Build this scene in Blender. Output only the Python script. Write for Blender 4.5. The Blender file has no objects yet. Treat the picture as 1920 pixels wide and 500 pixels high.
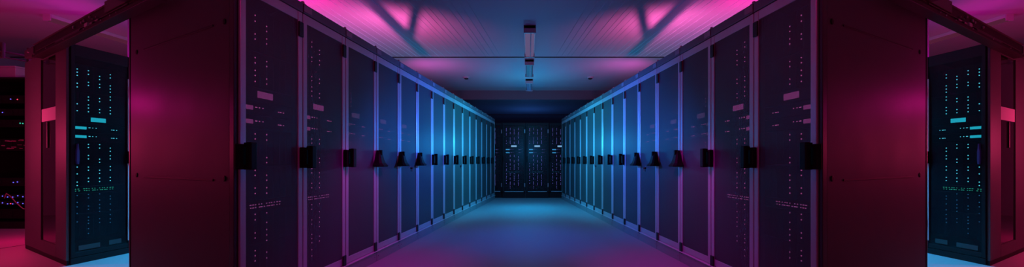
import bpy, bmesh, math, random
from mathutils import Vector
random.seed(7)
scene = bpy.context.scene
C = bpy.context.collection
V = Vector

# ------------------------------------------------------------------ camera numbers (1920x500 frame)
F, PX, PY, H = 720.0, 990.5, 303.0, 0.978

# ------------------------------------------------------------------ materials
def mat(name, col, rough=0.5, metal=0.0, spec=0.5, bump=None, vary=0.0, vscale=6.0):
    m = bpy.data.materials.new(name); m.use_nodes = True
    nt = m.node_tree; b = nt.nodes['Principled BSDF']
    b.inputs['Base Color'].default_value = (*col, 1)
    b.inputs['Roughness'].default_value = rough
    b.inputs['Metallic'].default_value = metal
    b.inputs['Specular IOR Level'].default_value = spec
    tc = nt.nodes.new('ShaderNodeTexCoord')
    if vary:
        nz = nt.nodes.new('ShaderNodeTexNoise'); nz.inputs['Scale'].default_value = vscale
        nz.inputs['Detail'].default_value = 5
        nt.links.new(tc.outputs['Object'], nz.inputs['Vector'])
        mr = nt.nodes.new('ShaderNodeMapRange')
        mr.inputs['To Min'].default_value = rough - vary; mr.inputs['To Max'].default_value = rough + vary
        nt.links.new(nz.outputs['Fac'], mr.inputs['Value'])
        nt.links.new(mr.outputs['Result'], b.inputs['Roughness'])
    if bump:
        nb = nt.nodes.new('ShaderNodeTexNoise'); nb.inputs['Scale'].default_value = bump[0]
        nt.links.new(tc.outputs['Object'], nb.inputs['Vector'])
        bp = nt.nodes.new('ShaderNodeBump'); bp.inputs['Strength'].default_value = bump[1]
        bp.inputs['Distance'].default_value = 0.002
        nt.links.new(nb.outputs['Fac'], bp.inputs['Height'])
        nt.links.new(bp.outputs['Normal'], b.inputs['Normal'])
    return m

def mesh_mat(name, col, holes, rough=0.4, metal=0.0, scale=90.0, spec=0.5):
    """perforated sheet: a sheet that lets part of what is behind it through, with a fine dotted relief"""
    m = mat(name, col, rough, metal, spec)
    nt = m.node_tree; b = nt.nodes['Principled BSDF']; out = nt.nodes['Material Output']
    tc = nt.nodes['Texture Coordinate']
    vo = nt.nodes.new('ShaderNodeTexVoronoi'); vo.inputs['Scale'].default_value = scale
    vo.inputs['Randomness'].default_value = 0.15
    nt.links.new(tc.outputs['Object'], vo.inputs['Vector'])
    bp = nt.nodes.new('ShaderNodeBump'); bp.inputs['Strength'].default_value = 0.25
    bp.inputs['Distance'].default_value = 0.001
    nt.links.new(vo.outputs['Distance'], bp.inputs['Height'])
    nt.links.new(bp.outputs['Normal'], b.inputs['Normal'])
    if holes > 0:
        tr = nt.nodes.new('ShaderNodeBsdfTransparent')
        mx = nt.nodes.new('ShaderNodeMixShader'); mx.inputs[0].default_value = holes
        nt.links.new(b.outputs[0], mx.inputs[1]); nt.links.new(tr.outputs[0], mx.inputs[2])
        nt.links.new(mx.outputs[0], out.inputs['Surface'])
    return m

def emit(name, col, strength):
    m = bpy.data.materials.new(name); m.use_nodes = True
    nt = m.node_tree; nt.nodes.remove(nt.nodes['Principled BSDF'])
    e = nt.nodes.new('ShaderNodeEmission')
    e.inputs['Color'].default_value = (*col, 1); e.inputs['Strength'].default_value = strength
    nt.links.new(e.outputs[0], nt.nodes['Material Output'].inputs['Surface'])
    return m

M = {}
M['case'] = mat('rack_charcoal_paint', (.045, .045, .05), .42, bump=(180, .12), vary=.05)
M['panel'] = mat('side_panel_paint', (.11, .105, .11), .58, bump=(220, .10), vary=.05, vscale=3)
M['frame'] = mat('brushed_frame_metal', (.62, .63, .66), .36, .35, bump=(160, .08))
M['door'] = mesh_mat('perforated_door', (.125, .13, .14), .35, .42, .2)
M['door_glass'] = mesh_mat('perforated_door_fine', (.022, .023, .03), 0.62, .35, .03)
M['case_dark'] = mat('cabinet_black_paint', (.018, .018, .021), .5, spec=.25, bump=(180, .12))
M['black'] = mat('black_plastic', (.010, .010, .011), .5, spec=.2)
M['hinge'] = mat('black_hinge', (.015, .013, .015), .5)
M['plinth'] = mat('plinth_paint', (.36, .36, .38), .4, .2)
M['lip'] = mat('plinth_lip_metal', (.85, .85, .87), .35, .1)
M['header'] = mat('header_paint', (.17, .17, .19), .4, .2)
M['plate'] = mat('label_card', (.35, .35, .37), .5)
M['server'] = mat('server_front', (.012, .013, .016), .5, spec=.25, bump=(60, .2))
M['steel'] = mat('zinc_steel', (.42, .40, .42), .38, .5, bump=(90, .1))
M['rail'] = mat('rail_black', (.014, .014, .015), .5, spec=.25)
M['glass'] = mat('smoked_glass', (.015, .012, .014), .06)
M['white'] = mat('white_sheet', (.62, .56, .60), .5)
M['fix'] = mat('fixture_white', (.7, .7, .72), .4)
M['fix_grey'] = mat('fixture_grey', (.22, .22, .25), .5)
M['cable'] = mat('cable_pvc', (.6, .35, .35), .5)
M['tube'] = emit('fluorescent_tube_glow', (.55, .42, .95), .2)
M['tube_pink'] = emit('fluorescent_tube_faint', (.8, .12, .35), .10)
M['led_cyan'] = emit('led_cyan', (.10, .75, .95), 2.2)
M['bar_cyan'] = emit('display_cyan', (.02, .60, .82), 1.45)
M['led_pink'] = emit('led_pink', (.95, .16, .60), 2.2)
M['bar_pink'] = emit('display_pink', (.55, .09, .42), 1.5)
M['led_violet'] = emit('led_violet', (.22, .20, .80), 2.6)
M['bar_white'] = emit('display_pale_blue', (.30, .62, 1.0), 1.6)
M['bar_blue'] = emit('display_blue', (.06, .45, .95), 1.3)
M['led_green'] = emit('led_green', (.05, .75, .50), 0.9)
M['led_teal'] = emit('led_teal', (.05, .35, .75), 0.6)
M['led_faint'] = emit('led_faint_pink', (.6, .12, .45), 2.2)
M['bar_faint'] = emit('display_faint', (.30, .14, .42), .7)
M['handle_blue'] = mat('handle_blue_plastic', (.10, .16, .45), .35)
M['led_blue'] = emit('led_blue', (.15, .12, 1.0), 1.2)
M['led_red'] = emit('led_red', (1.0, .05, .10), 1.6)
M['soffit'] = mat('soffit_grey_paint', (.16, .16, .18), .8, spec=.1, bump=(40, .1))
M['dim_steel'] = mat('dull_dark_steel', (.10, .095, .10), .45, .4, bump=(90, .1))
M['wall'] = mat('wall_paint', (.55, .55, .57), .6, bump=(40, .1))

def ceiling_material():
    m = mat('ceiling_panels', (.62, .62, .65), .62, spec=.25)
    nt = m.node_tree; b = nt.nodes['Principled BSDF']; tc = nt.nodes['Texture Coordinate']
    nz = nt.nodes.new('ShaderNodeTexNoise'); nz.inputs['Scale'].default_value = 2.5
    mp = nt.nodes.new('ShaderNodeMapping'); mp.inputs['Scale'].default_value = (8, .5, 1)
    nt.links.new(tc.outputs['Object'], mp.inputs[0]); nt.links.new(mp.outputs[0], nz.inputs['Vector'])
    bp = nt.nodes.new('ShaderNodeBump'); bp.inputs['Strength'].default_value = .15; bp.inputs['Distance'].default_value = .01
    nt.links.new(nz.outputs['Fac'], bp.inputs['Height']); nt.links.new(bp.outputs['Normal'], b.inputs['Normal'])
    return m
def floor_material():
    m = mat('floor_vinyl', (.33, .33, .35), .62, spec=.3, vary=.04, vscale=1.5)
    nt = m.node_tree; b = nt.nodes['Principled BSDF']; tc = nt.nodes['Texture Coordinate']
    nz = nt.nodes.new('ShaderNodeTexNoise'); nz.inputs['Scale'].default_value = 300
    nt.links.new(tc.outputs['Object'], nz.inputs['Vector'])
    cr = nt.nodes.new('ShaderNodeMapRange'); cr.inputs['To Min'].default_value = .42; cr.inputs['To Max'].default_value = .50
    nt.links.new(nz.outputs['Fac'], cr.inputs['Value'])
    cc = nt.nodes.new('ShaderNodeCombineColor')
    for i in range(3): nt.links.new(cr.outputs['Result'], cc.inputs[i])
    nt.links.new(cc.outputs[0], b.inputs['Base Color'])
    return m
M['ceiling'] = ceiling_material()
M['floor'] = floor_material()

# ------------------------------------------------------------------ mesh helpers
class Fr:
    """a frame of reference: s runs along a row, t stands out of its face, d goes back into it, z up"""
    def __init__(self, e, n, g): self.e, self.n, self.g = V(e), V(n), V(g)
    def __call__(self, s, t, z, d=0.0):
        return self.e * s + self.n * t + self.g * d + V((0, 0, z))

def side_frame(sg):
    k = 1.00464
    return Fr((sg * .0965 / k, 1 / k, 0), (sg / k, -.0965 / k, 0), (-sg * 1.838 / 2.0924, 1 / 2.0924, 0))
WORLD = Fr((1, 0, 0), (0, -1, 0), (0, 1, 0))

def box(bm, f, s, t, z, d=None, bev=0.0):
    """box with ranges s, t (or d ranges for depth), z in frame f"""
    vs = []
    dd = d if d is not None else (0, 0)
    if d is not None and not isinstance(t, tuple):
        cs = [(a, t or 0, zz, b) for zz in z for b in dd for a in s]
    else:
        cs = [(a, b, zz, 0) for zz in z for b in t for a in s]
    for a, b, zz, q in cs: vs.append(bm.verts.new(f(a, b, zz, q)))
    fs = [(0, 1, 3, 2), (4, 6, 7, 5), (0, 4, 5, 1), (2, 3, 7, 6), (0, 2, 6, 4), (1, 5, 7, 3)]
    faces = [bm.faces.new([vs[i] for i in q]) for q in fs]
    if bev:
        eds = list({e for fc in faces for e in fc.edges})
        bmesh.ops.bevel(bm, geom=eds, offset=bev, segments=2, affect='EDGES', profile=.5)

def loft(bm, rings, cap=True):
    vr = [[bm.verts.new(p) for p in r] for r in rings]
    n = len(vr[0])
    for a, b in zip(vr, vr[1:]):
        for i in range(n):
            bm.faces.new((a[i], a[(i + 1) % n], b[(i + 1) % n], b[i]))
    if cap: bm.faces.new(vr[0]); bm.faces.new(vr[-1])

def tube(bm, pts, r, seg=10):
    rings = []
    for i, p in enumerate(pts):
        a = pts[max(0, i - 1)]; b = pts[min(len(pts) - 1, i + 1)]
        d = (V(b) - V(a)).normalized()
        u = d.orthogonal().normalized() if abs(d.z) > .9 else d.cross(V((0, 0, 1))).normalized()
        w = d.cross(u)
        rings.append([V(p) + u * r * math.cos(2 * math.pi * k / seg) + w * r * math.sin(2 * math.pi * k / seg) for k in range(seg)])
    loft(bm, rings)

def disc(bm, c, ax, r, h, seg=16, r2=None):
    """short cylinder from point c along ax"""
    ax = V(ax).normalized(); u = ax.orthogonal().normalized(); w = ax.cross(u)
    r2 = r if r2 is None else r2
    rings = [[V(c) + ax * hh + (u * math.cos(2 * math.pi * k / seg) + w * math.sin(2 * math.pi * k / seg)) * rr for k in range(seg)]
             for hh, rr in ((0, r), (h * .75, r), (h, r2))]
    loft(bm, rings)

def mesh(name, bm, m):
    bmesh.ops.recalc_face_normals(bm, faces=bm.faces)
    me = bpy.data.meshes.new(name); bm.to_mesh(me); bm.free()
    me.materials.append(m)
    return me

def obj(name, me, parent=None, loc=(0, 0, 0)):
    o = bpy.data.objects.new(name, me); C.objects.link(o)
    o.location = loc
    if parent is not None: o.parent = parent
    return o

def tag(o, label, cat, group=None, kind=None):
    if label: o['label'] = label
    if cat: o['category'] = cat
    if group: o['group'] = group
    if kind: o['kind'] = kind
    return o

def thing(name, loc, label, cat, group=None):
    return tag(obj(name, None, None, loc), label, cat, group)

def B(fn, *a, **k):
    bm = bmesh.new(); fn(bm, *a, **k); return bm

def dup(root, loc, label, group=None):
    r = root.copy(); C.objects.link(r); r.location = loc; r['label'] = label
    if group: r['group'] = group
    for ch in root.children:
        c = ch.copy(); C.objects.link(c); c.parent = r
        for g in ch.children:
            d = g.copy(); C.objects.link(d); d.parent = c
    return r

ORD = ['first', 'second', 'third', 'fourth', 'fifth', 'sixth', 'seventh', 'eighth', 'ninth', 'tenth',
       'eleventh', 'twelfth', 'thirteenth', 'fourteenth', 'fifteenth']

# ------------------------------------------------------------------ room
def structure(name, bm, m):
    o = obj(name, mesh(name, bm, m)); o['kind'] = 'structure'; return o
CEIL = 2.90
structure('floor', B(box, WORLD, (-9.6, 9.6), (2.6, -17.2), (-.1, 0)), M['floor'])
def ceiling_mesh():
    bm = bmesh.new()
    box(bm, WORLD, (-9.6, 9.6), (2.6, -10.36), (CEIL, CEIL + .1))
    for sg in (-1, 1):                      # pressed ribs of the panels, running with the rows
        f = side_frame(-sg)
        rnd = random.Random(5)
        u = 1.18
        while u < 3.6:
            o = V((sg * (u - .0965 * 2.0), 2.0, CEIL)); L = 5.02 * 1.00464
            w_ = .0045
            vs = []
            for s in (0, L):
                for t, z in ((-w_, .002), (0, -.0055), (w_, .002)): vs.append(bm.verts.new(o + f(s, t, z)))
            for q in ((0, 1, 4, 3), (1, 2, 5, 4), (2, 0, 3, 5), (0, 2, 1), (3, 4, 5)): bm.faces.new([vs[k] for k in q])
            u += rnd.choice((.075, .10, .10, .15))
    return bm
structure('ceiling', ceiling_mesh(), M['ceiling'])
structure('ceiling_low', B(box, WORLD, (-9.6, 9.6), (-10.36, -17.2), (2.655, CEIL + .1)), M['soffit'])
structure('wall_back', B(box, WORLD, (-9.6, 9.6), (-17.2, -17.3), (0, CEIL)), M['wall'])
structure('wall_left', B(box, WORLD, (-9.7, -9.6), (2.6, -17.2), (0, CEIL)), M['wall'])
structure('wall_right', B(box, WORLD, (9.6, 9.7), (2.6, -17.2), (0, CEIL)), M['wall'])
structure('wall_front', B(box, WORLD, (-9.6, 9.6), (2.7, 2.6), (0, CEIL)), M['wall'])
bm = bmesh.new(); box(bm, WORLD, (-9.5, 9.5), (-7.035, -7.06), (CEIL - .012, CEIL + .01)); structure('trim_1', bm, M['rail'])
bm = bmesh.new(); box(bm, WORLD, (-9.5, 9.5), (-13.6, -13.68), (2.635, 2.66)); structure('trim_2', bm, M['rail'])

# ------------------------------------------------------------------ a row cabinet
W, RH = .5315, 2.10
G = .0015

def u_handle(bm, f, wide=1.0):
    z0, z1 = .93, 1.085
    box(bm, f, (-.034 * wide, .042 * wide), (.0126, .044), (z0 + .005, z1 - .006), bev=.004)
    box(bm, f, (-.004, .044 * wide), (.051, .086), (z0 + .002, z1 + .006), bev=.007)
    box(bm, f, (-.002, .040 * wide), (.040, .060), (z0 + .003, z0 + .032), bev=.003)
    box(bm, f, (-.002, .040 * wide), (.040, .060), (z1 - .024, z1 + .003), bev=.003)

def bell_handle(bm, f):
    """swing handle tipped out: a narrow head that flares into a wide skirt"""
    prof = [(1.092, .006, .030, .0126, .030), (1.080, -.004, .042, .0126, .044), (1.050, -.020, .050, .0126, .058),
            (1.000, -.040, .056, .0126, .074), (.965, -.056, .062, .0126, .088), (.940, -.074, .072, .0126, .112), (.930, -.066, .066, .020, .106)]
    rings = []
    for z, s0, s1, t0, t1 in prof:
        b = (t1 - t0) * .25; c = (s1 - s0) * .18
        rings.append([f(*p, z) for p in ((s0, t0), (s1, t0), (s1, t1 - b), (s1 - c, t1), (s0 + c, t1), (s0, t1 - b))])
    loft(bm, rings)
    box(bm, f, (.004, .030), (.030, .066), (1.045, 1.094), bev=.005)

def carcass(bm, f, depth=1.54, w=W):
    th = .012
    box(bm, f, (G, th), None, (.10, RH - .012), (.006, depth))
    box(bm, f, (w - th, w - G), None, (.10, RH - .012), (.006, depth))
    box(bm, f, (G, w - G), None, (RH - .012, RH), (.0, depth))
    box(bm, f, (th, w - th), None, (.10, .115), (.006, depth))
    box(bm, f, (th, w - th), None, (.115, RH - .012), (depth - .015, depth))

def door_frame(bm, f, w=W):
    box(bm, f, (G + .003, .047), (-.004, .012), (.112, 2.028), bev=.004)
    box(bm, f, (w - .047, w - G - .002), (-.004, .012), (.112, 2.028), bev=.004)
    box(bm, f, (.047, w - .047), (-.004, .010), (.112, .168), bev=.003)
    box(bm, f, (.047, w - .047), (-.004, .010), (1.965, 2.028), bev=.003)

def plinth(bm, f, w=W):
    box(bm, f, (G + .002, w - G - .001), (-.004, .016), (0, .098), bev=.003)
    for q in (.035, w - .035): disc(bm, f(q, .016, .05), f.n, .007, .004, 8)

def header(bm, f, w=W):
    box(bm, f, (G + .002, w - G - .001), (-.004, .016), (2.032, RH - .001), bev=.003)

def lifting_eye(bm, f):
    box(bm, f, (.020, .060), (-.035, .0), (RH + .0004, RH + .012), bev=.003)
    c = f(.040, -.018, RH + .012)
    disc(bm, c, (0, 0, 1), .012, .018, 10, .006)

def build_proto(sg, see, hand, origin, label, group):
    f = side_frame(sg)
    r = thing('server_cabinet', origin, label, 'cabinet', group)
    for nm, fn, m in (('carcass', carcass, 'case'), ('plinth', plinth, 'plinth'), ('header', header, 'header'), ('door_frame', door_frame, 'frame')):
        obj(nm, mesh(nm, B(fn, f), M[m]), r)
    obj('kick_strip', mesh('kick_strip', B(box, f, (G + .002, W - G - .001), (-.003, .028), (.099, .107)), M['lip']), r)
    dr = obj('door', mesh('door', B(box, f, (.047, W - .047), (.001, .008), (.168, 1.965)), M['door']), r)
    if see:
        # bright perforated flange just inside the near edge of the door
        obj('perforated_flange', mesh('perforated_flange', B(box, f, (.060, .086), (-.036, -.030), (.20, 1.93)), M['flange']), r)
    if hand:
        obj('handle', mesh('handle', B({'u': u_handle, 'bell': bell_handle, 'slim': lambda b, q: u_handle(b, q, .6)}[hand], f), M['black']), r)
    for z in (.14, 1.905):
        obj('hinge', mesh('hinge', B(box, f, (W - .050, W - .004), (.012, .024), (z - .052, z + .052), bev=.004), M['hinge']), r)
    obj('label_plate', mesh('label_plate', B(box, f, (.004, .09), (.016, .019), (2.045, 2.088)), M['plate']), r)
    obj('lifting_eye', mesh('lifting_eye', B(lifting_eye, f), M['steel']), r)
    return r, f

def perforated_flange():
    m = mat('perforated_flange', (.30, .28, .30), .4, .3)
    nt = m.node_tree; b = nt.nodes['Principled BSDF']; tc = nt.nodes['Texture Coordinate']
    vo = nt.nodes.new('ShaderNodeTexVoronoi'); vo.inputs['Scale'].default_value = 110; vo.inputs['Randomness'].default_value = .0
    nt.links.new(tc.outputs['Object'], vo.inputs['Vector'])
    cr = nt.nodes.new('ShaderNodeValToRGB'); cr.color_ramp.elements[0].position = .36; cr.color_ramp.elements[1].position = .42
    cr.color_ramp.elements[0].color = (.5, .48, .5, 1); cr.color_ramp.elements[1].color = (.03, .03, .03, 1)
    nt.links.new(vo.outputs['Distance'], cr.inputs[0]); nt.links.new(cr.outputs[0], b.inputs['Base Color'])
    return m
M['flange'] = perforated_flange()

# ------------------------------------------------------------------ what stands inside the cabinets
COLY = (3.677, 3.759, 3.853, 3.943)
COLS = (.090, .178, .270, .362)
RAW = [[127, 133, 139, 154, 161, 193, 206, 313, 326, 341.5, 348, 367, 380, 388.5, 401, 417],
       [130, 137, 152, 158, 180, 186, 195, 201, 208, 270, 276, 291, 297.5, 313, 319, 334, 340.5, 365, 371.5, 387, 393, 408, 414, 420, 430, 439],
       [141, 147, 156, 162, 183, 189, 204, 210, 270.5, 277, 298, 304, 319, 325, 334, 340.5, 364, 375.5, 384, 390.5, 397, 411, 418],
       [138, 144, 159, 165, 171, 180, 186, 200, 206, 212, 277, 283, 291.5, 297.5, 312, 318.7, 332.5, 338.5, 368, 373.5, 383, 394, 403, 411, 418]]
LEDS = [(c, H + (PY - y) * COLY[c] / F) for c in range(4) for y in RAW[c]]
UNITS = [('blade_server', 1.665, 1.930), ('blade_server', 1.440, 1.660), ('console_panel', 1.362, 1.436),
         ('storage_server', 1.270, 1.350), ('storage_server', 1.185, 1.265),
         ('blade_server', .960, 1.180), ('blade_server', .740, .955), ('network_switch', .672, .735),
         ('blade_server', .470, .667), ('blade_server', .215, .465)]
UNIT_MESH = {}
WHERE = ['at the top', 'second from top', 'with wide lit plate', 'with upper small lit plate', 'with lower small lit plate',
         'under the small lit plates', 'above the port lights', 'with tiny port lights', 'below the port lights', 'at the bottom']

def stock(key, f, origin, cols, led, bar, bar2, where, scale=1.0, cab_w=W, zlim=(.1, 2.0), ports='led_green', low='led_teal', nbars=True, ledr=.0042, tf=-.05):
    """fill one cabinet: every chassis a thing of its own with its lights as parts"""
    origin = V(origin)
    s0, s1 = .046, cab_w - .030
    for i, (nm, z0, z1) in enumerate(UNITS):
        k = (key, i)
        cat = {'blade_server': 'server', 'console_panel': 'control panel', 'storage_server': 'server', 'network_switch': 'switch'}[nm]
        t = thing(nm, origin + V((0, 0, z0)), 'dark ' + nm.replace('_', ' ') + ' ' + WHERE[i] + ', ' + where, cat, 'units ' + where)
        if k not in UNIT_MESH:
            bm = bmesh.new()
            box(bm, f, (s0, s1), tf, (0, z1 - z0), (0, .60), bev=.002)
            # vertical blade fronts as shallow ribs
            if nm == 'blade_server':
                n = 8
                for q in range(n):
                    a = s0 + .006 + (s1 - s0 - .012) * q / n
                    box(bm, f, (a + .002, a + (s1 - s0 - .012) / n - .002), (tf, tf + .003), (.008, z1 - z0 - .008))
            UNIT_MESH[k] = mesh(nm + '_chassis', bm, M['server'])
        obj('chassis', UNIT_MESH[k], t)
        for c, z in LEDS:
            if z0 <= z < z1 and c in cols and zlim[0] < z < zlim[1]:
                m = low if z < .66 else led
                kk = (key, 'led', m)
                if kk not in UNIT_MESH:
                    UNIT_MESH[kk] = mesh('status_light', B(disc, V((0, 0, 0)), f.n, ledr, .003, 8, ledr * .6), M[m])
                obj('status_light', UNIT_MESH[kk], t, f(COLS[c] * scale, tf + .004, z - z0))
        def plate(s, z, m, tag_):
            kk = (key, tag_)
            if kk not in UNIT_MESH:
                UNIT_MESH[kk] = mesh(tag_, B(box, f, (0, s[1] - s[0]), (0, .003), (0, z[1] - z[0]), bev=.0008), M[m])
            obj('display', UNIT_MESH[kk], t, f(s[0], tf + .0005, z[0] - z0))
        def tiny(s, z, m, w=.0065):
            kk = (key, 'port', m, w)
            if kk not in UNIT_MESH:
                UNIT_MESH[kk] = mesh('port_light', B(box, f, (0, w), (0, .002), (0, .0055)), M[m])
            obj('port_light', UNIT_MESH[kk], t, f(s, tf + .001, z - z0))
        if nm == 'console_panel' and nbars:
            plate((.200 * scale, .325 * scale), (1.378, 1.420), bar, 'wide_display')
        if nm == 'storage_server' and nbars:
            zc = (z0 + z1) / 2
            plate((.078 * scale, .165 * scale), (zc - .013, zc + .013), bar2, 'small_display')
            if 1 in cols:
                for q, s in enumerate((.182, .19, .212, .24)): tiny(s * scale, zc + .003, led)
                for q, s in enumerate((.372, .386, .395, .418)): tiny(s * scale, zc - .004, led)
        if nm == 'network_switch' and ports:
            rnd = random.Random(i)
            for row in range(2):
                for q in range(16 if len(cols) > 2 else 4):
                    s = .078 + .0215 * q + rnd.uniform(-.005, .005)
                    if rnd.random() < .8: tiny(s * scale, .710 - .018 * row, ports, rnd.choice((.007, .012)))

# ------------------------------------------------------------------ the two rows along the aisle
ROW0 = V((1.658, 2.189, 0))
HANDLES = {0: 'u', 1: 'u', 2: 'u', 3: 'bell', 4: 'bell', 5: 'bell'}
for sg, side in ((-1, 'left'), (1, 'right')):
    f0 = side_frame(-sg)          # left row faces +x
    protos = {}
    for k in range(15):
        see = k < 5
        hand = HANDLES.get(k, 'slim')
        loc = V((sg * ROW0.x, ROW0.y, 0)) + f0.e * (W * k)
        det = {0: 'with broad bare side panel', 1: 'with pink lights and black bar handle',
               2: 'with tiny slanted badge low on its door', 3: 'with flared black handle',
               4: 'with keys at its flared handle', 5: 'with flared handle and plain door', 14: 'beside the far end cabinets'}.get(k, 'with slim handle')
        lab = 'charcoal server cabinet %s, %s in %s row' % (det, ORD[k], side)
        grp = 'server cabinets of the %s row' % side
        key = (see, hand)
        if key in protos and k not in (0,):
            r = dup(protos[key], loc, lab, grp)
        else:
            r, f = build_proto(-sg, see, hand, loc, lab, grp)
            if k != 0: protos[key] = r
        if k == 0:
            # end panel of the row
            f = f0
            D = 1.54
            panel = obj('side_panel', mesh('side_panel', B(box, f, (-.020, .0), None, (.02, RH - .004), (.055, D - .012), bev=.004), M['panel']), r)
            for dd in ((.0, .050), (D - .010, D + .012)):
                obj('corner_post', mesh('corner_post', B(box, f, (-.024, .0), None, (0, RH), dd, bev=.004), M['case']), r)
            for z in (.869, 1.788):
                obj('pressed_crease', mesh('pressed_crease', B(box, f, (-.0245, -.019), None, (z - .006, z + .006), (.245, 1.275), bev=.0015), M['hinge']), panel)
                for q in (.108, 1.405):
                    nrm = f.g.cross(V((0, 0, 1))); nrm = nrm if nrm.y < 0 else -nrm
                    obj('lock', mesh('lock', B(disc, f(-.019, 0, z + (.012 if z < 1 else 0), q), nrm, .017, .006, 16, .012), M['black']), panel)
        if k == 2:
            bm = bmesh.new()
            for q in range(3):
                a = .30 + .028 * q
                vs = [f0(a, -.003, .212 + .004 * q), f0(a + .030, -.003, .198 + .004 * q), f0(a + .030, -.003, .205 + .004 * q), f0(a, -.003, .219 + .004 * q)]
                ws = [v + f0.n * .002 for v in vs]
                loft(bm, [vs, ws])
            obj('badge_print', mesh('badge_print', bm, M['white']), r)
        if see:
            cols = {0: (0, 1, 2), 1: (0, 1, 2), 2: (0, 1), 3: (1, 2), 4: (1,)}[k]
            near = k < 2
            stock(('row', sg, near), f0, loc, cols, 'led_pink' if near else 'led_faint', 'bar_pink' if near else 'bar_faint', 'bar_pink' if near else 'bar_faint',
                  '%s cabinet of the %s row' % (ORD[k], side), ports='led_faint' if near else None, low='led_faint',
                  ledr=.0042 if near else .003, zlim=(.2, 2.0) if near else (.9, 1.9))
        if k in (4, 8):
            kb = thing('key_bunch', loc + f0(.030, .118 if k == 4 else .098, .918), 'small keys dangling from the handle of the %s cabinet of the %s row' % (ORD[k], side), 'keys')
            bm = bmesh.new()
            ring = [f0(.014 * math.cos(a), .014 * math.sin(a), .0) + V((0, 0, .012 * math.sin(a * 1.0))) for a in [2 * math.pi * q / 14 for q in range(15)]]
            tube(bm, ring, .0018, 6); obj('ring', mesh('ring', bm, M['steel']), kb)
            for q, (ds, dt) in enumerate(((.012, .01), (.026, .022))):
                bm = bmesh.new()
                disc(bm, f0(ds, dt, -.012), f0.e, .010, .003, 10)
                box(bm, f0, (ds, ds + .0025), (dt - .003, dt + .003), (-.05, -.018))
                obj('key', mesh('key', bm, M['steel'] if q else M['black']), kb)

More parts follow.
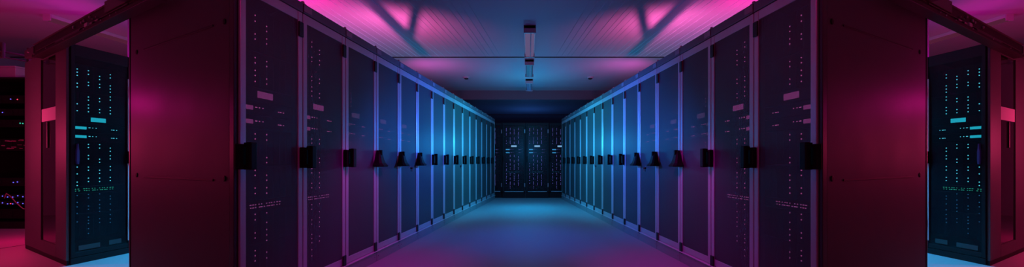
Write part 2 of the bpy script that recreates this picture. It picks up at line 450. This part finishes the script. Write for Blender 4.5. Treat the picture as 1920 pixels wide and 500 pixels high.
# ------------------------------------------------------------------ outer rows: cabinets seen through the opening between the rows
for sg, side in ((-1, 'left'), (1, 'right')):
    f = side_frame(-sg)
    base = V((sg * 4.338, 3.63, 0))
    for k in range(2):
        loc = base + f.e * (W * k)
        lab = ('tall cabinet with cyan lights and a glass side window, end of the outer %s row' % side) if k == 0 else \
              ('dark cabinet mostly hidden behind the end panel, beyond the cyan lit one, %s' % side)
        r = thing('server_cabinet', loc, lab, 'cabinet', 'server cabinets of the outer %s row' % side)
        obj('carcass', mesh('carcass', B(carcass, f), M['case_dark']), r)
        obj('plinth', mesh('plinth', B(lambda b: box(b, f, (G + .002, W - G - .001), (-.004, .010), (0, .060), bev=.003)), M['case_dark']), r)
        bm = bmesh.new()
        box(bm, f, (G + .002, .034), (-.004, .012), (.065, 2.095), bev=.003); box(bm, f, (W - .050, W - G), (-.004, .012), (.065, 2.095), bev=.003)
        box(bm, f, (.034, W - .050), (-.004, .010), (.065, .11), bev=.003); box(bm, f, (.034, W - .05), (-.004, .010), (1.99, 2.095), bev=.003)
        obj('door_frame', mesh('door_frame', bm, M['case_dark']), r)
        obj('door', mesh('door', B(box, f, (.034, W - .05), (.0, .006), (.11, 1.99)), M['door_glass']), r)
        obj('edge_strip', mesh('edge_strip', B(box, f, (W - .056, W - .048), (.012, .018), (.14, 1.86)), M['lip']), r)
        for z in (.32, 1.72):
            obj('hinge', mesh('hinge', B(box, f, (W - .045, W - .02), (.012, .026), (z - .055, z + .055), bev=.003), M['steel']), r)
        obj('latch_block', mesh('latch_block', B(box, f, (W - .060, W - .002), (.012, .034), (.96, 1.09), bev=.004), M['black']), r)
        hb = bmesh.new()
        loft(hb, [[f(.050 + a, .004 + b, z) for a, b in ((-w_, 0), (w_, 0), (w_, .02), (-w_, .02))] for z, w_ in ((.955, .006), (.99, .010), (1.08, .010), (1.11, .005), (1.15, .003))])
        obj('handle', mesh('handle', hb, M['handle_blue']), r)
        for a, b, z in ((.062, .235, .125), (.31, .42, .128)):  # plates put in place of the floor's reflection low on the door
            obj('floor_reflection_plate', mesh('floor_reflection_plate', B(box, f, (a, b), (.0065, .010), (z, z + .045), bev=.002), M['dim_steel']), r)
        if k == 0:
            D = 1.54
            # near end face of the cabinet: front post, glass window, plain rear sheet
            fp = {'corner_post': ((.0, .345), 'panel'), 'side_panel': ((.878, D), 'panel')}
            for nm, (dd, mm) in fp.items():
                obj(nm, mesh(nm, B(box, f, (-.024, -.001), None, (.045, RH - .004), dd, bev=.004), M[mm]), r)
            bm = bmesh.new()
            box(bm, f, (-.024, -.001), None, (.045, .16), (.345, .878)); box(bm, f, (-.024, -.001), None, (2.045, RH - .004), (.345, .878))
            obj('window_frame', mesh('window_frame', bm, M['panel']), r)
            gl = obj('side_window', mesh('side_window', B(box, f, (-.014, -.006), None, (.16, 2.045), (.345, .878)), M['glass']), r)
            obj('pale_sheet', mesh('pale_sheet', B(box, f, (-.0165, -.0142), None, (1.395, 1.525), (.350, .873)), M['white']), gl)  # pale rectangle laid on the glass
            obj('window_stay', mesh('window_stay', B(box, f, (-.026, -.015), None, (1.12, 1.385), (.63, .665), bev=.003), M['dim_steel']), gl)
            bm = bmesh.new(); box(bm, f, (-.020, -.001), None, (0, .044), (.0, D)); obj('side_plinth', mesh('side_plinth', bm, M['black']), r)
            stock(('outer', sg), f, loc, (0, 1, 2, 3), 'led_cyan', 'bar_cyan', 'bar_cyan', 'cyan lit cabinet of outer %s row' % side, ledr=.0047)

    # sliding door track bridging the two rows
    a = V((-sg * 1.838, -1, 0)) / 2.0924
    nrm = V((sg * .478, -.879, 0))
    q = Fr(a, nrm, -nrm)
    o = base
    tr = thing('sliding_door_rail', o + V((0, 0, 2.04)), 'black sliding door track with small fittings bridging two cabinet rows, upper %s' % side, 'door track')
    def part(nm, m, *boxes, bev=.003):
        bm = bmesh.new()
        for s, t, z in boxes: box(bm, q, s, t, (z[0] - 2.04, z[1] - 2.04), bev=bev)
        return obj(nm, mesh(nm, bm, M[m]), tr)
    part('track_beam', 'rail', ((-.80, 2.12), (.030, .075), (2.060, 2.172)))
    part('top_flange', 'dim_steel', ((-.80, 1.32), (.028, .085), (2.173, 2.179)), bev=.001)
    part('lower_channel', 'rail', ((-.72, 2.35), (.030, .105), (2.034, 2.058)))
    part('running_rail', 'dim_steel', ((-.70, 1.75), (.076, .082), (2.096, 2.101)), bev=.001)
    part('end_bracket', 'dim_steel', ((-1.17, -.81), (.030, .080), (2.085, 2.168)))
    part('splice_plate', 'dim_steel', ((1.28, 1.74), (.076, .082), (2.118, 2.205)))
    part('stop_block', 'dim_steel', ((1.72, 1.98), (.040, .150), (2.110, 2.180)), bev=.006)
    cg = part('roller_carriage', 'dim_steel', ((.02, .73), (.083, .094), (2.060, 2.076)), ((.02, .73), (.083, .090), (2.080, 2.088)), ((.02, .73), (.083, .088), (2.052, 2.057)), bev=.001)
    for s, z, rr in ((.52, 2.135, .012), (.74, 2.137, .011), (.80, 2.142, .013), (.94, 2.148, .011), (1.02, 2.118, .006), (1.10, 2.12, .006), (-.98, 2.128, .010)):
        obj('bolt', mesh('bolt', B(disc, q(s, .076 if s > -.8 else .081, z - 2.04), q.n, rr, .012, 8, rr * .7), M['steel']), tr)
    part('magnet_block', 'white', ((.88, .95), (.083, .10), (2.07, 2.10)))
    part('catch', 'steel', ((.97, 1.03), (.083, .092), (2.078, 2.092)))
    part('catch', 'steel', ((1.10, 1.17), (.083, .092), (2.080, 2.092)))
    for s in (-.62, -.2, .35, .9, 1.3, 1.5, 1.62):
        obj('screw', mesh('screw', B(disc, q(s, .105, .012), q.n, .005, .004, 8), M['steel']), tr)

    # conduit above the back of the outer cabinets
    e = f.e
    p0 = V((sg * 5.78, 4.2, 2.19))
    cd = thing('conduit_pipe', p0, 'thin horizontal conduit pipe above the outer cabinets, far %s' % side, 'pipe')
    bm = bmesh.new(); tube(bm, [e * -1.2, e * 0, e * 1.5], .011, 10); obj('pipe', mesh('pipe', bm, M['dim_steel']), cd)
    bm = bmesh.new(); tube(bm, [e * -1.2 + V((0, 0, -.06)), e * 0 + V((0, 0, -.06)), e * .45 + V((0, 0, -.06))], .007, 8); obj('pipe', mesh('pipe', bm, M['dim_steel']), cd)
    for d_ in (.02, .23, .48):
        bm = bmesh.new(); box(bm, Fr(e, f.n, f.g), (d_ - .012, d_ + .012), (-.016, .016), (-.075, .03 if d_ > .3 else .10), bev=.003)
        obj('clamp', mesh('clamp', bm, M['dim_steel']), cd)

    # bright post seen over the outer cabinet, through the gap beside the end panel
    X0, X1 = sg * 751.5 * 5.0 / F, sg * 741 * 5.0 / F
    bm = bmesh.new(); box(bm, WORLD, (min(X0, X1), max(X0, X1)), (-5.0, -5.12), (0, CEIL)); structure('trim_%d' % (3 if sg < 0 else 4), bm, M['wall'])
    bm = bmesh.new(); ff = Fr(e, f.n, f.g); c0 = V((sg * 5.98, 4.16, 0))
    vs = [(c0 + ff(s, t, z)) for z in (.0, .002) for s, t in ((-3, 0), (2.5, 0), (2.5, .012), (-3, .012))]
    loft(bm, [vs[:4], vs[4:]]); structure('trim_%d' % (5 if sg < 0 else 6), bm, M['black'])

    # open equipment rack at the far edge
    xa, xb = sorted((sg * 7.30, sg * 8.20))
    orck = thing('equipment_rack', (sg * 7.75, 5.62, 0), 'open dark equipment rack with small coloured lights at the far %s edge' % side, 'rack')
    wv = Fr((1, 0, 0), (0, -1, 0), (0, 1, 0))
    for sx in (-.45, .41):
        for dy in (0, .72):
            obj('post', mesh('post', B(box, wv, (sx, sx + .04), (-dy - .04, -dy), (0, 2.19), bev=.003), M['case_dark']), orck)
    obj('base', mesh('base', B(box, wv, (-.45, .45), (-.76, .004), (0, .10), bev=.004), M['case_dark']), orck)
    obj('top', mesh('top', B(box, wv, (-.45, .45), (-.76, .004), (2.19, 2.215), bev=.004), M['case_dark']), orck)
    obj('back_panel', mesh('back_panel', B(box, wv, (-.41, .41), (-.76, -.745), (.1, 2.19)), M['black']), orck)
    for sx in (-.45, .41):
        obj('end_panel', mesh('end_panel', B(box, wv, (sx + .004, sx + .036), (-.72, -.04), (.1, 2.19)), M['case_dark']), orck)
    devs = [('server_unit', 1.84, 1.96, 'server', [(-.2, 'led_blue'), (.12, 'led_blue'), (.22, 'led_red')], 'topmost'),
            ('server_unit', 1.66, 1.76, 'server', [(0, 'led_blue')], 'second'), ('server_unit', 1.49, 1.60, 'server', [(-.22, 'led_blue'), (.26, 'led_green'), (.30, 'led_green')], 'third'),
            ('patch_panel', 1.14, 1.32, 'patch panel', [], 'cable strewn'),
            ('server_unit', .62, .74, 'server', [(.16, 'led_blue'), (.22, 'led_blue')], 'fourth'),
            ('network_switch', .44, .50, 'switch', [(-.3 + .075 * i, 'led_blue') for i in range(9)], 'upper blue lit'),
            ('network_switch', .34, .40, 'switch', [(-.3 + .075 * i, 'led_blue') for i in range(9)] + [(.12, 'led_red')], 'lower blue lit'),
            ('server_unit', .14, .28, 'server', [], 'lowest')]
    for nm, z0, z1, cat, lights, wd in devs:
        t = thing(nm, (sg * 7.75, 5.62, z0), '%s %s in the open equipment rack at the %s edge' % (wd, nm.replace('_', ' '), side), cat, 'equipment in the open rack, ' + side)
        bm = bmesh.new(); box(bm, wv, (-.40, .40), (-.6, -.05), (0, z1 - z0), bev=.004)
        for i in range(4): box(bm, wv, (-.34 + .17 * i, -.20 + .17 * i), (-.05, -.044), (.02, z1 - z0 - .02))
        obj('chassis', mesh('chassis', bm, M['server']), t)
        rnd = random.Random(3)
        for x, m in lights:
            dz = (z1 - z0) * .5 + rnd.uniform(-.012, .012)
            obj('status_light', mesh('status_light', B(disc, wv(-x * sg, -.042, dz), (0, -1, 0), .008, .004, 8), M[m]), t)
        if nm == 'patch_panel':
            for i in range(22):
                x = rnd.uniform(-.36, .36); zz = rnd.uniform(.02, .15)
                obj('plug', mesh('plug', B(box, wv, (x, x + rnd.uniform(.015, .05)), (-.046, -.02), (zz, zz + rnd.uniform(.006, .018)), bev=.002), M['cable']), t)
    cb = tag(obj('network_cable', None), 'loose pale cable drooping across the open equipment rack, %s edge' % side, 'cable')
    cb.location = (sg * 7.575, 5.6, .5)
    bm = bmesh.new()
    tube(bm, [V((sg * x, -.01 - .02 * math.sin(i), z)) for i, (x, z) in enumerate(((.05, -.05), (.0, .02), (-.06, -.02), (-.12, -.11), (-.17, -.18), (-.20, -.208)))] + [V((sg * -.21, .10, -.214))], .006, 8)
    obj('wire', mesh('wire', bm, M['cable']), cb)
    jb = thing('junction_box', (sg * 7.78, 5.66, 2.215), 'pale box lying on top of the open equipment rack, %s edge' % side, 'box')
    obj('box_body', mesh('box_body', B(box, wv, (-.22, .22), (-.4, .0), (0, .15), bev=.006), M['fix']), jb)
    obj('lid', mesh('lid', B(box, wv, (-.23, .23), (-.41, .01), (.15, .175), bev=.004), M['fix']), jb)

    # ceiling light above the cross aisle
    cl = thing('ceiling_light', (sg * 6.26, 5.52, CEIL), 'slim unlit tube fixture on the pink ceiling, upper %s' % side, 'ceiling light')
    obj('housing', mesh('housing', B(box, wv, (-.05, .05), (-.52, .52), (-.045, -.001), bev=.004), M['fix']), cl)
    obj('diffuser', mesh('diffuser', B(box, wv, (-.036, .036), (-.50, .50), (-.085, -.045), bev=.012), M['tube_pink']), cl)
    for yy in (-.532, .521):
        obj('end_cap', mesh('end_cap', B(box, wv, (-.05, .05), (yy, yy + .011), (-.088, -.001), bev=.003), M['fix']), cl)
    # smoke detector
    sd = thing('smoke_detector', (sg * 1.41, 8.75, CEIL), 'small round smoke detector on the blue ceiling, %s of the middle lights' % side, 'smoke detector')
    obj('base', mesh('base', B(disc, V((0, 0, 0)), (0, 0, -1), .07, .018, 20), M['fix']), sd)
    obj('sensor_head', mesh('sensor_head', B(disc, V((0, 0, -.018)), (0, 0, -1), .045, .03, 20, .025), M['case']), sd)

# ------------------------------------------------------------------ cabinets across the far end
EW = .63
XE = [-1.33, -.70, -.07, .56]
FE = Fr((1, 0, 0), (0, -1, 0), (0, 1, 0))
names = ['far end cabinet half hidden behind the left row', 'far end cabinet just left of the middle with pale lit plates',
         'far end cabinet just right of the middle with pale lit plates', 'far end cabinet half hidden behind the right row']
for i, x in enumerate(XE):
    loc = V((x, 10.36 if i in (1, 2) else 10.43, 0))
    r = thing('server_cabinet', loc, names[i], 'cabinet', 'server cabinets across the far end')
    w = EW; g = .002
    bm = bmesh.new()
    box(bm, FE, (g, .014), (-1.0, -.02), (.16, 2.03)); box(bm, FE, (w - .014, w - g), (-1.0, -.02), (.16, 2.03))
    box(bm, FE, (g, w - g), (-1.0, 0), (2.018, 2.03)); box(bm, FE, (.014, w - .014), (-1.0, -.02), (.16, .175)); box(bm, FE, (.014, w - .014), (-1.0, -.985), (.175, 2.018))
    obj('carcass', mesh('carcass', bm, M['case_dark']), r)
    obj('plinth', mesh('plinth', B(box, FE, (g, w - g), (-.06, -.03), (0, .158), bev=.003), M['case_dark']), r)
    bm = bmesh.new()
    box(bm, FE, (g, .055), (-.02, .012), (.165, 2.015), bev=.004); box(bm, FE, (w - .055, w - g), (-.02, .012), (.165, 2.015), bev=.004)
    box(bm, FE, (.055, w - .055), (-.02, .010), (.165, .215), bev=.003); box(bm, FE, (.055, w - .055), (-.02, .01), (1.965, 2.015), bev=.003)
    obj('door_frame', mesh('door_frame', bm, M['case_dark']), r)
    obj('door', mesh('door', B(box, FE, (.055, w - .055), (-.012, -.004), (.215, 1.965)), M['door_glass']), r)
    obj('threshold', mesh('threshold', B(box, FE, (.06, w - .06), (.0102, .016), (.17, .182)), M['lip']), r)
    obj('handle', mesh('handle', B(lambda b: (box(b, FE, (.012, .045), (.012, .04), (.98, 1.12), bev=.005))), M['black']), r)
    for z in (.35, 1.8):
        obj('hinge', mesh('hinge', B(box, FE, (w - .04, w - .012), (.012, .025), (z - .05, z + .05), bev=.003), M['steel']), r)
    stock(('end',), FE, loc, (0, 1, 2, 3), 'led_violet', 'bar_white', 'bar_blue',
          ['end cabinet behind the left row', 'end cabinet left of the middle', 'end cabinet right of the middle', 'end cabinet behind the right row'][i], scale=EW / W, cab_w=EW, ports='led_teal', low='led_violet', ledr=.0062, tf=-.03)

# ------------------------------------------------------------------ lights along the middle of the ceiling
wv = WORLD
for i, (y0, y1) in enumerate(((5.40, 6.70), (7.20, 8.24), (8.90, 9.86))):
    cl = thing('ceiling_light', (.022, (y0 + y1) / 2, CEIL),
               ['long tube fixture over the aisle, the largest and brightest of the middle line', 'tube fixture over the aisle just past the dark ceiling joint',
                'smallest tube fixture over the aisle, deepest in the room'][i], 'ceiling light', 'tube fixtures over the aisle')
    L = (y1 - y0) / 2
    obj('housing', mesh('housing', B(box, wv, (-.085, .085), (-L, L), (-.05, -.001), bev=.005), M['fix']), cl)
    obj('diffuser', mesh('diffuser', B(box, wv, (-.070, .070), (-L + .03, L - .03), (-.105, -.05), bev=.02), M['tube'] if i == 0 else M['fix_grey']), cl)
    bm = bmesh.new(); tube(bm, [V((0.015, -L + .04, -.108)), V((.015, L - .04, -.108))], .008, 8)
    obj('lamp_ridge', mesh('lamp_ridge', bm, M['fix']), cl)
    for yy in (-L, L - .03):
        obj('end_cap', mesh('end_cap', B(box, wv, (-.088, .088), (-yy - .03, -yy), (-.11, -.001), bev=.004), M['plinth']), cl)

# ------------------------------------------------------------------ unseen lamps added on the cabinet tops; their bars shape the ceiling shadow
for sg, side in ((-1, 'left'), (1, 'right')):
    up = thing('added_uplight', (sg * 1.75, 5.0, 2.104), 'unseen pink lamp added on top of the %s cabinet row' % side, 'added lamp')
    obj('housing', mesh('housing', B(box, wv, (-.10, .10), (-.10, .10), (0, .05), bev=.01), M['black']), up)
    obj('shadow_bars', mesh('shadow_bars', B(lambda b: [  # bars added only to cast the forked shadow on the ceiling
        tube(b, [V((sg * .024, -.40, .15)), V((sg * .017, 0, .15)), V((sg * .010, .75, .15))], .0135, 8),
        tube(b, [V((sg * .013, .13, .15)), V((-sg * .055, -.054, .15)), V((-sg * .075, -.12, .15))], .009, 8),
        tube(b, [V((sg * .024, -.395, .0)), V((sg * .024, -.395, .15))], .008, 6),
        tube(b, [V((sg * .010, .745, .0)), V((sg * .010, .745, .15))], .008, 6),
        tube(b, [V((-sg * .075, -.118, .0)), V((-sg * .075, -.118, .15))], .006, 6)]), M['black']), up)

# ------------------------------------------------------------------ light
def point(name, loc, col, w, r=.05):
    l = bpy.data.lights.new(name, 'POINT'); l.color = col; l.energy = w; l.shadow_soft_size = r
    o = bpy.data.objects.new(name, l); C.objects.link(o); o.location = loc; return o
def spot(name, loc, tgt, col, w, ang, blend=.6, r=.05):
    l = bpy.data.lights.new(name, 'SPOT'); l.color = col; l.energy = w; l.shadow_soft_size = r
    l.spot_size = math.radians(ang); l.spot_blend = blend
    o = bpy.data.objects.new(name, l); C.objects.link(o); o.location = loc
    o.rotation_euler = (V(tgt) - V(loc)).to_track_quat('-Z', 'Y').to_euler(); return o
def area(name, loc, tgt, col, w, sx, sy):
    l = bpy.data.lights.new(name, 'AREA'); l.shape = 'RECTANGLE'; l.size = sx; l.size_y = sy; l.color = col; l.energy = w
    o = bpy.data.objects.new(name, l); C.objects.link(o); o.location = loc
    o.rotation_euler = (V(tgt) - V(loc)).to_track_quat('-Z', 'Y').to_euler(); return o
#LIGHTS-BEGIN
LIGHTS = [('blue_aisle', (-0.4, 7.0, 1.45), 0.12, (4, 82, 165), ((1.2, 7.0, 1.32), 105)),
          ('blue_near', (-0.4, 5.3, 1.45), 0.12, (6, 29, 190), ((1.4, 5.2, 1.32), 90)),
          ('blue_deep', (0, 8.3, 1.35), 0.2, (0.3, 13, 34)),
          ('blue_beyond', (0, 12.3, 1.75), 0.2, (1.2, 6, 24)),
          ('blue_ceiling', (0, 8.7, 2.2), 0.2, (0, 3, 4.5)),
          ('blue_floor', (0, 8.0, 1.7), 0.2, (0, 34, 68), ((0, 7.8, 0), 92)),
          ('front_high', (0, 2.2, 2.5), 0.15, (6.5, 0, 1.5)),
          ('front_low', (0.9, 3.3, 1.5), 0.1, (18, 0, 16), ((1.5, 3.5, 0), 95)),
          ('blue_mid', (0, 5.0, 2.7), 0.2, (0, 9, 80), ((0, 4.9, 0), 58)),
          ('behind', (0, -1.6, 1.4), 0.3, (7.5, 0, 0.7)),
          ('added_uplight', (1.75, 5.0, 2.16), 0.008, (48, 5, 21), ((2.0, 5.7, 2.9), 162)),  # added lamp that throws the bars' shadow upward
          ('added_uplight_near', (2.6, 4.2, 2.2), 0.05, (54, 0, 16), ((2.9, 4.6, 2.9), 140)),  # this and the next: added for the pink ceiling, no fixture there
          ('added_uplight_far', (2.1, 7.4, 2.16), 0.1, (17, 1, 10), ((1.7, 7.9, 2.9), 140)),
          ('side', (5.6, 3.45, 1.2), 0.15, (30, 1.2, 5.5)),
          ('glow', (3.32, 2.8, 1.45), 0.05, (2.6, 0.02, 1)),
          ('blue_side', (3.7, 4.6, 1.9), 0.08, (0, 95, 210), ((3.85, 3.9, 0), 62)),
          ('blue_outer', (3.5, 5.3, 1.5), 0.1, (0, 7, 16)),
          ('side_floor', (6.3, 4.75, 0.55), 0.1, (8.5, 0, 1.1)),
          ('side_high', (5.6, 4.75, 2.3), 0.1, (4.5, 0, 3.6))]
#LIGHTS-END
for nm, (x, y, z), r, rgb, *aim in LIGHTS:
    mx = max(rgb)
    for sg in ((1,) if x == 0 else (-1, 1)):
        if aim:
            (ax, ay, az), ang = aim[0]
            spot(nm, (sg * x, y, z), (sg * ax, ay, az), tuple(c / mx for c in rgb), mx, ang, 1.0, r)
            continue
        point(nm, (sg * x, y, z), tuple(c / mx for c in rgb), mx, r)
w = bpy.data.worlds.new('World'); scene.world = w; w.use_nodes = True
w.node_tree.nodes['Background'].inputs['Color'].default_value = (.01, 0, .005, 1)

# ------------------------------------------------------------------ camera
cam = bpy.data.cameras.new('Camera'); cam.sensor_width = 36; cam.lens = F / 1920 * 36
cam.shift_x = -(PX - 960) / 1920; cam.shift_y = (PY - 250) / 1920; cam.clip_start = .05
co = bpy.data.objects.new('Camera', cam); C.objects.link(co)
co.location = (0, 0, H); co.rotation_euler = (math.pi / 2, 0, 0)
scene.camera = co
vs = scene.view_settings
vs.view_transform = 'Standard'; vs.look = 'None'; vs.gamma = 1; vs.use_curve_mapping = False; vs.exposure = 0
try: scene.cycles.use_denoising = True
except Exception: pass
